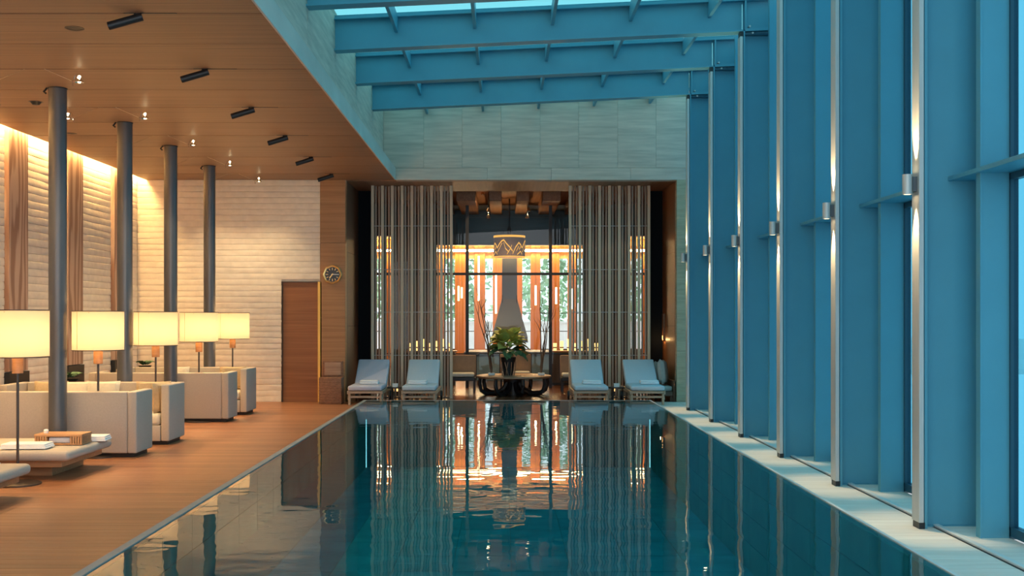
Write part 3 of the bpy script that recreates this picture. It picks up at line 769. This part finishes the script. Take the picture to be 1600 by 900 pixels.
# ---- sofas
def sofa(x0, x1, y0, y1, faces_away, label, H=.77):
    yb = y0 if faces_away else y1                     # back side
    t = thing('sofa', label, 'sofa', ((x0+x1)/2, (y0+y1)/2, 0), 0, 'boxy beige sofas')
    hw = (x1-x0)/2; hd = (y1-y0)/2; s = -1 if faces_away else 1
    b0, b1 = sorted((s*hd, s*(hd-.11)))
    MB().rbox(-hw+.11, hw-.11, b0, b1, .05, H, .018, 3).build('back', 'beige', t, True)
    for sx in (-1, 1):
        a0, a1 = sorted((sx*hw, sx*(hw-.11)))
        MB().rbox(a0, a1, -hd, hd, .05, H, .018, 3).build('side', 'beige', t, True)
    f0, f1 = sorted((s*(hd-.11), -s*hd))
    MB().rbox(-hw+.115, hw-.115, f0, f1, .05, .25, .012, 2).build('seat_base', 'beige', t, True)
    for q in range(2):
        a = -hw+.12+q*(hw-.12)
        MB().rbox(a, a+hw-.125, f0+.005, f1-.005, .25, .40, .05, 4).build('seat_cushion', 'cream', t, True)
    MB().box(-hw+.05, hw-.05, -hd+.05, hd-.05, .0, .05).build('plinth', 'black', t)
    return t
def pillow(name, label, loc, rot, mat, w=.45, h=.40, t=.15, group=None):
    o = MB().pillow(w, h, t).build(name, mat, None, True, loc); o.rotation_euler = rot
    return tag(o, label, 'cushion', group)
SX0, SX1 = -6.45, -4.27
sofa(SX0, SX1, 12.68, 13.26, True, 'nearest beige sofa, its plain back to the camera')
sofa(SX0, SX1, 13.92, 14.60, False, 'beige sofa facing the camera, second from the left edge')
sofa(SX0, SX1, 16.92, 17.50, True, 'beige sofa with its back to the camera behind the fourth lamp')
sofa(SX0, SX1, 18.12, 18.84, False, 'farthest beige sofa, next to the white far wall')
PG = 'cushions on the sofas'
for i, (x, y, z, rx, rz, mt, lb) in enumerate((
    (-4.62, 14.33, .40, -.22, .1, 'tan', 'tan cushion against the right end of the second sofa'),
    (-4.44, 14.20, .39, -.05, 1.35, 'tan', 'tan cushion against the right arm of the second sofa'),
    (-6.0, 14.36, .40, -.25, 0, 'tan', 'tan cushion at the left end of the second sofa'),
    (-5.68, 14.34, .40, -.28, -.1, 'cream', 'pale cushion beside the tan one at the left of the second sofa'),
    (-5.30, 14.36, .40, -.2, .05, 'cream', 'pale cushion in the middle of the second sofa'),
    (-4.62, 18.56, .40, -.22, .1, 'tan', 'tan cushion at the right end of the farthest sofa'),
    (-5.6, 18.58, .40, -.25, 0, 'cream', 'pale cushion in the middle of the farthest sofa'))):
    pillow('cushion', lb, (x, y, z), (rx, 0, rz), mt, group=PG)
# side table with a dried plant by the left wall, seen over the sofas
for i, (y, lb) in enumerate(((15.6, 'small dark dried plant in a bowl on a side table near the second lamp'), (19.6, 'dark dried plant in a bowl behind the farthest sofa'))):
    x = -6.2 if i == 0 else -6.45
    t = thing('side_table', 'low dark side table against the white wall, %s' % ('near the timber slab' if i == 0 else 'in the far corner'), 'side table', (x, y, 0))
    MB().lathe([(0, .66), (.24, .66), (.24, .69), (0, .69)], n=28).build('table_top', 'dark', t, True); MB().tube([(0, 0, .01), (0, 0, .66)], .03, 10).build('leg', 'dark', t, True); MB().lathe([(0, 0), (.18, 0), (.18, .015), (0, .02)], n=28).build('foot', 'dark', t, True)
    t = thing('dried_plant', lb, 'plant', (x, y, .69))
    MB().lathe([(0, 0), (.07, 0), (.12, .07), (.10, .07), (.0, .02)], n=20).build('bowl', 'black', t, True)
    for q in range(12):
        a = q*.9; o = put('leaf', bpy.data.meshes['leaf'] if False else lmg, t, (.04*math.cos(a), .04*math.sin(a), .08)); o.rotation_euler = (.5, .2, a); o.scale = (.5, .55, .6)
    for m_ in t.children:
        pass
# ---- low padded daybeds
def daybed(y0, y1, label):
    t = thing('daybed', label, 'daybed', (-5.2, (y0+y1)/2, 0), 0, 'low padded daybeds')
    hd = (y1-y0)/2
    MB().rbox(-.95, .54, -hd+.36, hd-.03, 0, .12, .004, 1).build('plinth', 'tray', t)
    MB().rbox(-1.1, .74, -hd+.12, hd-.02, .12, .195, .005, 1).build('tray_frame', 'tray', t)
    MB().rbox(-1.15, .85, -hd, hd, .195, .295, .042, 4).build('cushion', 'beige', t, True)
daybed(10.88, 12.12, 'low padded daybed with towels and a wooden box, before the nearest sofa')
daybed(8.75, 10.05, 'nearest low padded daybed, cut off by the left edge')
def towel(loc, w, d, h, label, rz=0, lay=3, group='folded white towels'):
    t = thing('towel', label, 'towel', loc, rz, group)
    for i in range(lay):
        e = .012*i
        MB().rbox(-w/2+e*.4, w/2-e*.6, -d/2+e*.3, d/2-e*.3, h*i/lay, h*(i+1)/lay+.002, h/lay*.45, 3).build('fold', 'towel', t, True)
towel((-4.86, 11.12, .305), .46, .26, .05, 'folded white towel at the front of the daybed before the nearest sofa', .05)
towel((-4.42, 11.86, .297), .24, .26, .055, 'folded white towel behind the wooden box on the daybed', .1)
towel((-4.72, 9.72, .305), .34, .28, .06, 'folded white towel on the nearest daybed', 0)
t = thing('wooden_box', 'low wooden box with slotted sides on the daybed', 'box', (-4.66, 11.53, .303), .03)
MB().box(-.25, .25, -.15, .15, 0, .012).build('bottom', 'tray', t)
MB().rbox(-.25, .25, -.15, .15, .085, .11, .004, 1).build('top', 'tray', t)
for q in range(5):
    for s in (-1, 1):
        x = s*(.235-q*.026); MB().box(x-.009, x+.009, -.145, -.13, .012, .085).build('slat', 'tray', t); MB().box(x-.009, x+.009, .13, .145, .012, .085).build('slat', 'tray', t)
for q in range(7):
    for s in (-1, 1): MB().box(s*.24-.006, s*.24+.006, -.12+q*.04-.01, -.12+q*.04+.01, .012, .085).build('slat', 'tray', t)
MB().rbox(-.12, .12, -.1, .1, .012, .075, .02, 2).build('folded_cloth', 'towel', t, True)
o = MB().lathe([(0, 0), (.022, 0), (.026, .03), (.018, .042), (0, .045)], n=16).build('white_cup', 'card', None, True, (-4.83, 11.5, .413)); tag(o, 'small white cup on the left end of the wooden box', 'cup')
# ---- loungers
def lounger(x, label, fab, rz=0.0):
    t = thing('sun_lounger', label, 'sun lounger', (x, 20.15, 0), rz, 'sun loungers at the pool end')
    w = .31
    for s in (-1, 1):
        MB().rbox(s*w-.02, s*w+.02, 0, 1.62, .20, .265, .006, 1).build('side_rail', 'teak', t)
        MB().rbox(s*(w-.02)-.022, s*(w-.02)+.022, .02, .07, 0, .21, .005, 1).build('leg', 'teak', t)
        MB().hexa([(s*w-.018, .05, .10), (s*w+.018, .05, .10), (s*w+.018, .07, .10), (s*w-.018, .07, .10), (s*w-.018, .16, .2), (s*w+.018, .16, .2), (s*w+.018, .2, .2), (s*w-.018, .2, .2)]).build('brace', 'teak', t)
        MB().rbox(s*(w-.03)-.02, s*(w-.03)+.02, 1.4, 1.45, .08, .2, .004, 1).build('leg', 'teak', t)
        wh = MB(); wh.tube([(s*(w+.03)-.02, 1.42, .09), (s*(w+.03)+.02, 1.42, .09)], .09, 20).build('wheel', 'black', t, True)
    MB().rbox(-w, w, .0, .045, .215, .262, .005, 1).build('front_rail', 'teak', t)
    MB().rbox(-w+.03, w-.03, .035, .06, .13, .17, .005, 1).build('crossbar', 'teak', t)
    for q in range(5): MB().rbox(-w+.02, w-.02, .1+q*.17, .2+q*.17, .225, .25, .004, 1).build('seat_slat', 'teak', t)
    MB().rbox(-w-.005, w+.005, -.02, .93, .268, .358, .03, 3).build('seat_cushion', fab, t, True)
    # raised back
    ang = math.atan2(.43, .60)
    R = Matrix.Translation((0, .90, .29)) @ Matrix.Rotation(ang, 4, 'X')
    MB().rbox(-w-.0, w+.0, .0, .76, .0, .085, .03, 3).xf(R).build('back_cushion', fab, t, True)
    MB().rbox(-w+.0, w-.0, .02, .74, -.035, -.005, .004, 1).xf(R).build('back_frame', 'teak', t)
    MB().rbox(-w+.05, -w+.08, 1.35, 1.4, .25, .5, .004, 1).rbox(w-.08, w-.05, 1.35, 1.4, .25, .5, .004, 1).build('back_prop', 'teak', t)
    return t
for i, (x, fab, dx) in enumerate(((-2.56, 'lilac', .02), (-1.56, 'blueg', -.06), (1.635, 'blueg', .05), (2.68, 'blueg', .1))):
    lounger(x, ['leftmost sun lounger, its cushion a greyer blue', 'pale blue sun lounger second from the left, before the left screen', 'pale blue sun lounger before the right screen', 'rightmost pale blue sun lounger beside the bench cushions'][i], fab)
    towel((x+dx, 20.70, .362), .36, .22, .07, 'rolled white towel on the %s sun lounger' % ['leftmost', 'second', 'third', 'rightmost'][i], 0, 2, 'towels on the loungers')
for i, x in enumerate((-2.06, 2.17)):
    t = thing('lounger_table', 'small dark round table between the two %s loungers' % ('left', 'right')[i], 'side table', (x, 20.85, 0))
    MB().lathe([(0, .27), (.165, .27), (.165, .295), (0, .295)], n=28).build('table_top', 'dark', t, True)
    for q in range(3):
        a = q*2.094; MB().tube([(.12*math.cos(a), .12*math.sin(a), .27), (.14*math.cos(a), .14*math.sin(a), 0)], .013, 6).build('leg', 'dark', t)
    c = thing('card_box', 'small white card box on the table between the %s loungers' % ('left', 'right')[i], 'box', (x, 20.8, .295))
    MB().rbox(-.05, .05, -.035, .035, 0, .06, .004, 1).build('box', 'card', c); MB().box(-.052, .052, -.037, .037, .058, .07).build('lid', 'card', c)
# ---- wicker bin
t = thing('wicker_bin', 'brown wicker bin with an open lid beside the timber door', 'basket', (-3.24, 20.55, 0))
MB().rbox(-.21, .21, -.17, .17, 0, .50, .012, 2).build('body', 'wicker', t, True)
for q in range(9): MB().rbox(-.214, .214, -.174, .174, .03+q*.053, .055+q*.053, .01, 1).build('weave_band', 'wicker', t, True)
ld = MB().rbox(-.19, .2, .12, .16, .5, .80, .01, 1).build('lid', 'wicker', t); MB().rbox(-.15, .16, .11, .125, .53, .77, .004, 1).build('lid_panel', 'root', ld)
# ---- bench with cushions at the right
t = thing('bench', 'dark timber bench with a grey seat in the right recess', 'bench', (3.20, 21.55, 0))
MB().rbox(-.14, .09, -.5, .65, .10, .19, .008, 1).build('seat_frame', 'darkpanel', t); MB().rbox(-.14, .085, -.45, .6, .19, .29, .03, 3).build('seat_cushion', 'grey', t, True)
MB().rbox(.09, .13, -.52, .67, 0, .40, .008, 1).build('back_panel', 'darkpanel', t)
for yy in (-.46, .6):
    for xx in (-.13, .04): MB().box(xx, xx+.05, yy, yy+.05, 0, .1).build('leg', 'darkpanel', t)
pillow('cushion', 'large grey cushion leaning on the right recess bench', (3.17, 21.42, .30), (-.10, .08, 1.25), 'grey', .44, .5, .17, 'bench cushions')
pillow('cushion', 'smaller grey-brown cushion behind the large one on the bench', (3.15, 21.9, .30), (-.1, .08, 1.15), 'grey', .42, .44, .16, 'bench cushions')
t = thing('reveal_light', 'warm glowing wall light low on the right timber reveal', 'wall lamp', (3.33, 22.5, 1.15))
MB().box(-.03, .008, -.06, .06, 0, .55).build('backplate', 'doorw', t); MB().box(-.036, -.03, -.03, .03, .03, .10).build('lens', 'candle', t)
light('POINT', (-.07, 0, .02), 1.5, (1, .55, .2), t, .01)
# ---- clock
t = thing('wall_clock', 'gold wall clock with a black dial on the timber pier', 'clock', (-3.275, YF-.025, 2.45))
Rc = Matrix.Rotation(math.pi/2, 4, 'X')
def oct_prof(r, n=48, p=.07):
    return [(r*(1+p*abs(math.cos(4*2*math.pi*k/n))**3-.02)*math.cos(2*math.pi*k/n), r*(1+p*abs(math.cos(4*2*math.pi*k/n))**3-.02)*math.sin(2*math.pi*k/n)) for k in range(n)]
m = MB(); P = oct_prof(.178); n_ = len(P)
for z, s in ((0, 1), (.035, 1), (.05, .93), (.045, .80), (.03, .78)):
    for x, y in P: m.v.append((x*s, y*s, z))
for i in range(4):
    for k in range(n_): m.f.append((i*n_+k, i*n_+(k+1) % n_, (i+1)*n_+(k+1) % n_, (i+1)*n_+k))
m.xf(Rc).build('case', 'brass', t, True)
dl = MB().lathe([(0, .03), (.142, .03)], n=40).xf(Rc).build('dial', 'dial', t)
for k in range(12):
    a = k*math.pi/6; ln = .035 if k % 3 else .045
    MB().box(-.005, .005, .128-ln, .128, .031, .034).xf(Rc @ Matrix.Rotation(a, 4, 'Z')).build('hour_mark', 'brass', dl)
MB().box(-.006, .006, -.02, .125, .036, .039).xf(Rc @ Matrix.Rotation(-math.radians(90), 4, 'Z')).build('minute_hand', 'card', dl)
MB().box(-.009, .009, -.02, .085, .040, .043).xf(Rc @ Matrix.Rotation(-math.radians(217), 4, 'Z')).build('hour_hand', 'brass', dl)
# ---- ceiling fittings
nm = ['nearest', 'second', 'third', 'fourth', 'fifth', 'farthest']
for i, y in enumerate([s for s in SLOTS if s < 20.5]):
    t = thing('track_spot', '%s black track spotlight on the timber ceiling' % nm[i], 'spotlight', (-3.12, y, CEIL), 0, 'black track spotlights')
    a, b = Vector((.0, 0, -.03)), Vector((-.275, -.05, -.125))
    br = MB().tube([a, b], .036, 18).build('barrel', 'black', t, True)
    MB().tube([(-.06, 0, -.05), (-.06, 0, .02)], .014, 8).build('pivot', 'black', t)
    MB().box(-.16, .30, -.010, .010, -.004, .02).build('track', 'black', t)
    MB().tube([b, b+(b-a).normalized()*.003], .03, 16).build('lens', 'dial', br)
ws_ = [('left', -5.44, -5.07, -1), ('right', -4.51, -4.86, 1)]
for i, y in enumerate([s for s in SLOTS if 11 < s < 20.5]):
    for sd, lx, ax, sg in ws_:
        t = thing('wire_lamp', '%s small glass halogen lamp on wires, %s row under the ceiling' % ('left-hand' if sg < 0 else 'right-hand', nm[i].replace('fifth', 'farthest')), 'ceiling lamp', (lx, y, CEIL-.13), 0, 'wire-hung halogen lamps')
        MB().tube([(ax-lx, 0, .13), (-.05*sg, 0, 0)], .003, 5).build('wire', 'chrome', t)
        MB().tube([(-.05*sg, 0, .0), (-.05*sg, 0, -.055)], .007, 6).tube([(-.06*sg, 0, 0), (.03*sg, 0, .0)], .006, 6).build('bracket', 'chrome', t)
        rf = MB().lathe([(.006, .03), (.02, .022), (.05, -.012), (.047, -.014)], n=18).xf(Matrix.Translation((.02*sg, 0, 0))).build('reflector', 'chrome', t, True)
        MB().lathe([(.0, -.02), (.016, -.01), (.018, .0), (0, .02)], n=12).xf(Matrix.Translation((.02*sg, 0, 0))).build('bulb', 'bulb', rf, True)
        MB().lathe([(.0, .034), (.014, .042), (.014, .054), (0, .062)], n=12).xf(Matrix.Translation((.02*sg, 0, 0))).build('cap', 'bulb', rf, True)
        pts = [(-.045*sg+.04*sg*q/5*1.2, 0, .065*math.sin(math.pi*(q/5)*.9)) for q in range(6)]
        MB().tube(pts, .004, 5).build('loop', 'chrome', t)
        light('SPOT', (.02*sg, 0, -.03), 90, (1, .74, .42), t, .03, None, 110, .8)
for i, (x, y) in enumerate(((-5.71, 13.3), (-6.3, 13.45), (-5.75, 16.4), (-6.2, 15.6), (-3.9, 9.9))):
    t = thing('ceiling_sensor', ['small black dome sensor on the ceiling left of the nearest column', 'flat dark downlight at the left edge of the ceiling', 'small black dome sensor between the second and third columns', 'flat dark downlight between the nearest two columns', 'flat dark recessed downlight near the first track spotlight'][i], 'ceiling fitting', (x, y, CEIL))
    dome = i in (0, 2); hgt = .04 if dome else .006
    MB().lathe([(0, -hgt), (.04, -hgt*.9), (.07, -.0)], n=20).build('dome', 'black', t, True); MB().lathe([(.07, -.004), (.085, -.003), (.085, 0)], n=20).build('ring', 'dark', t, True)
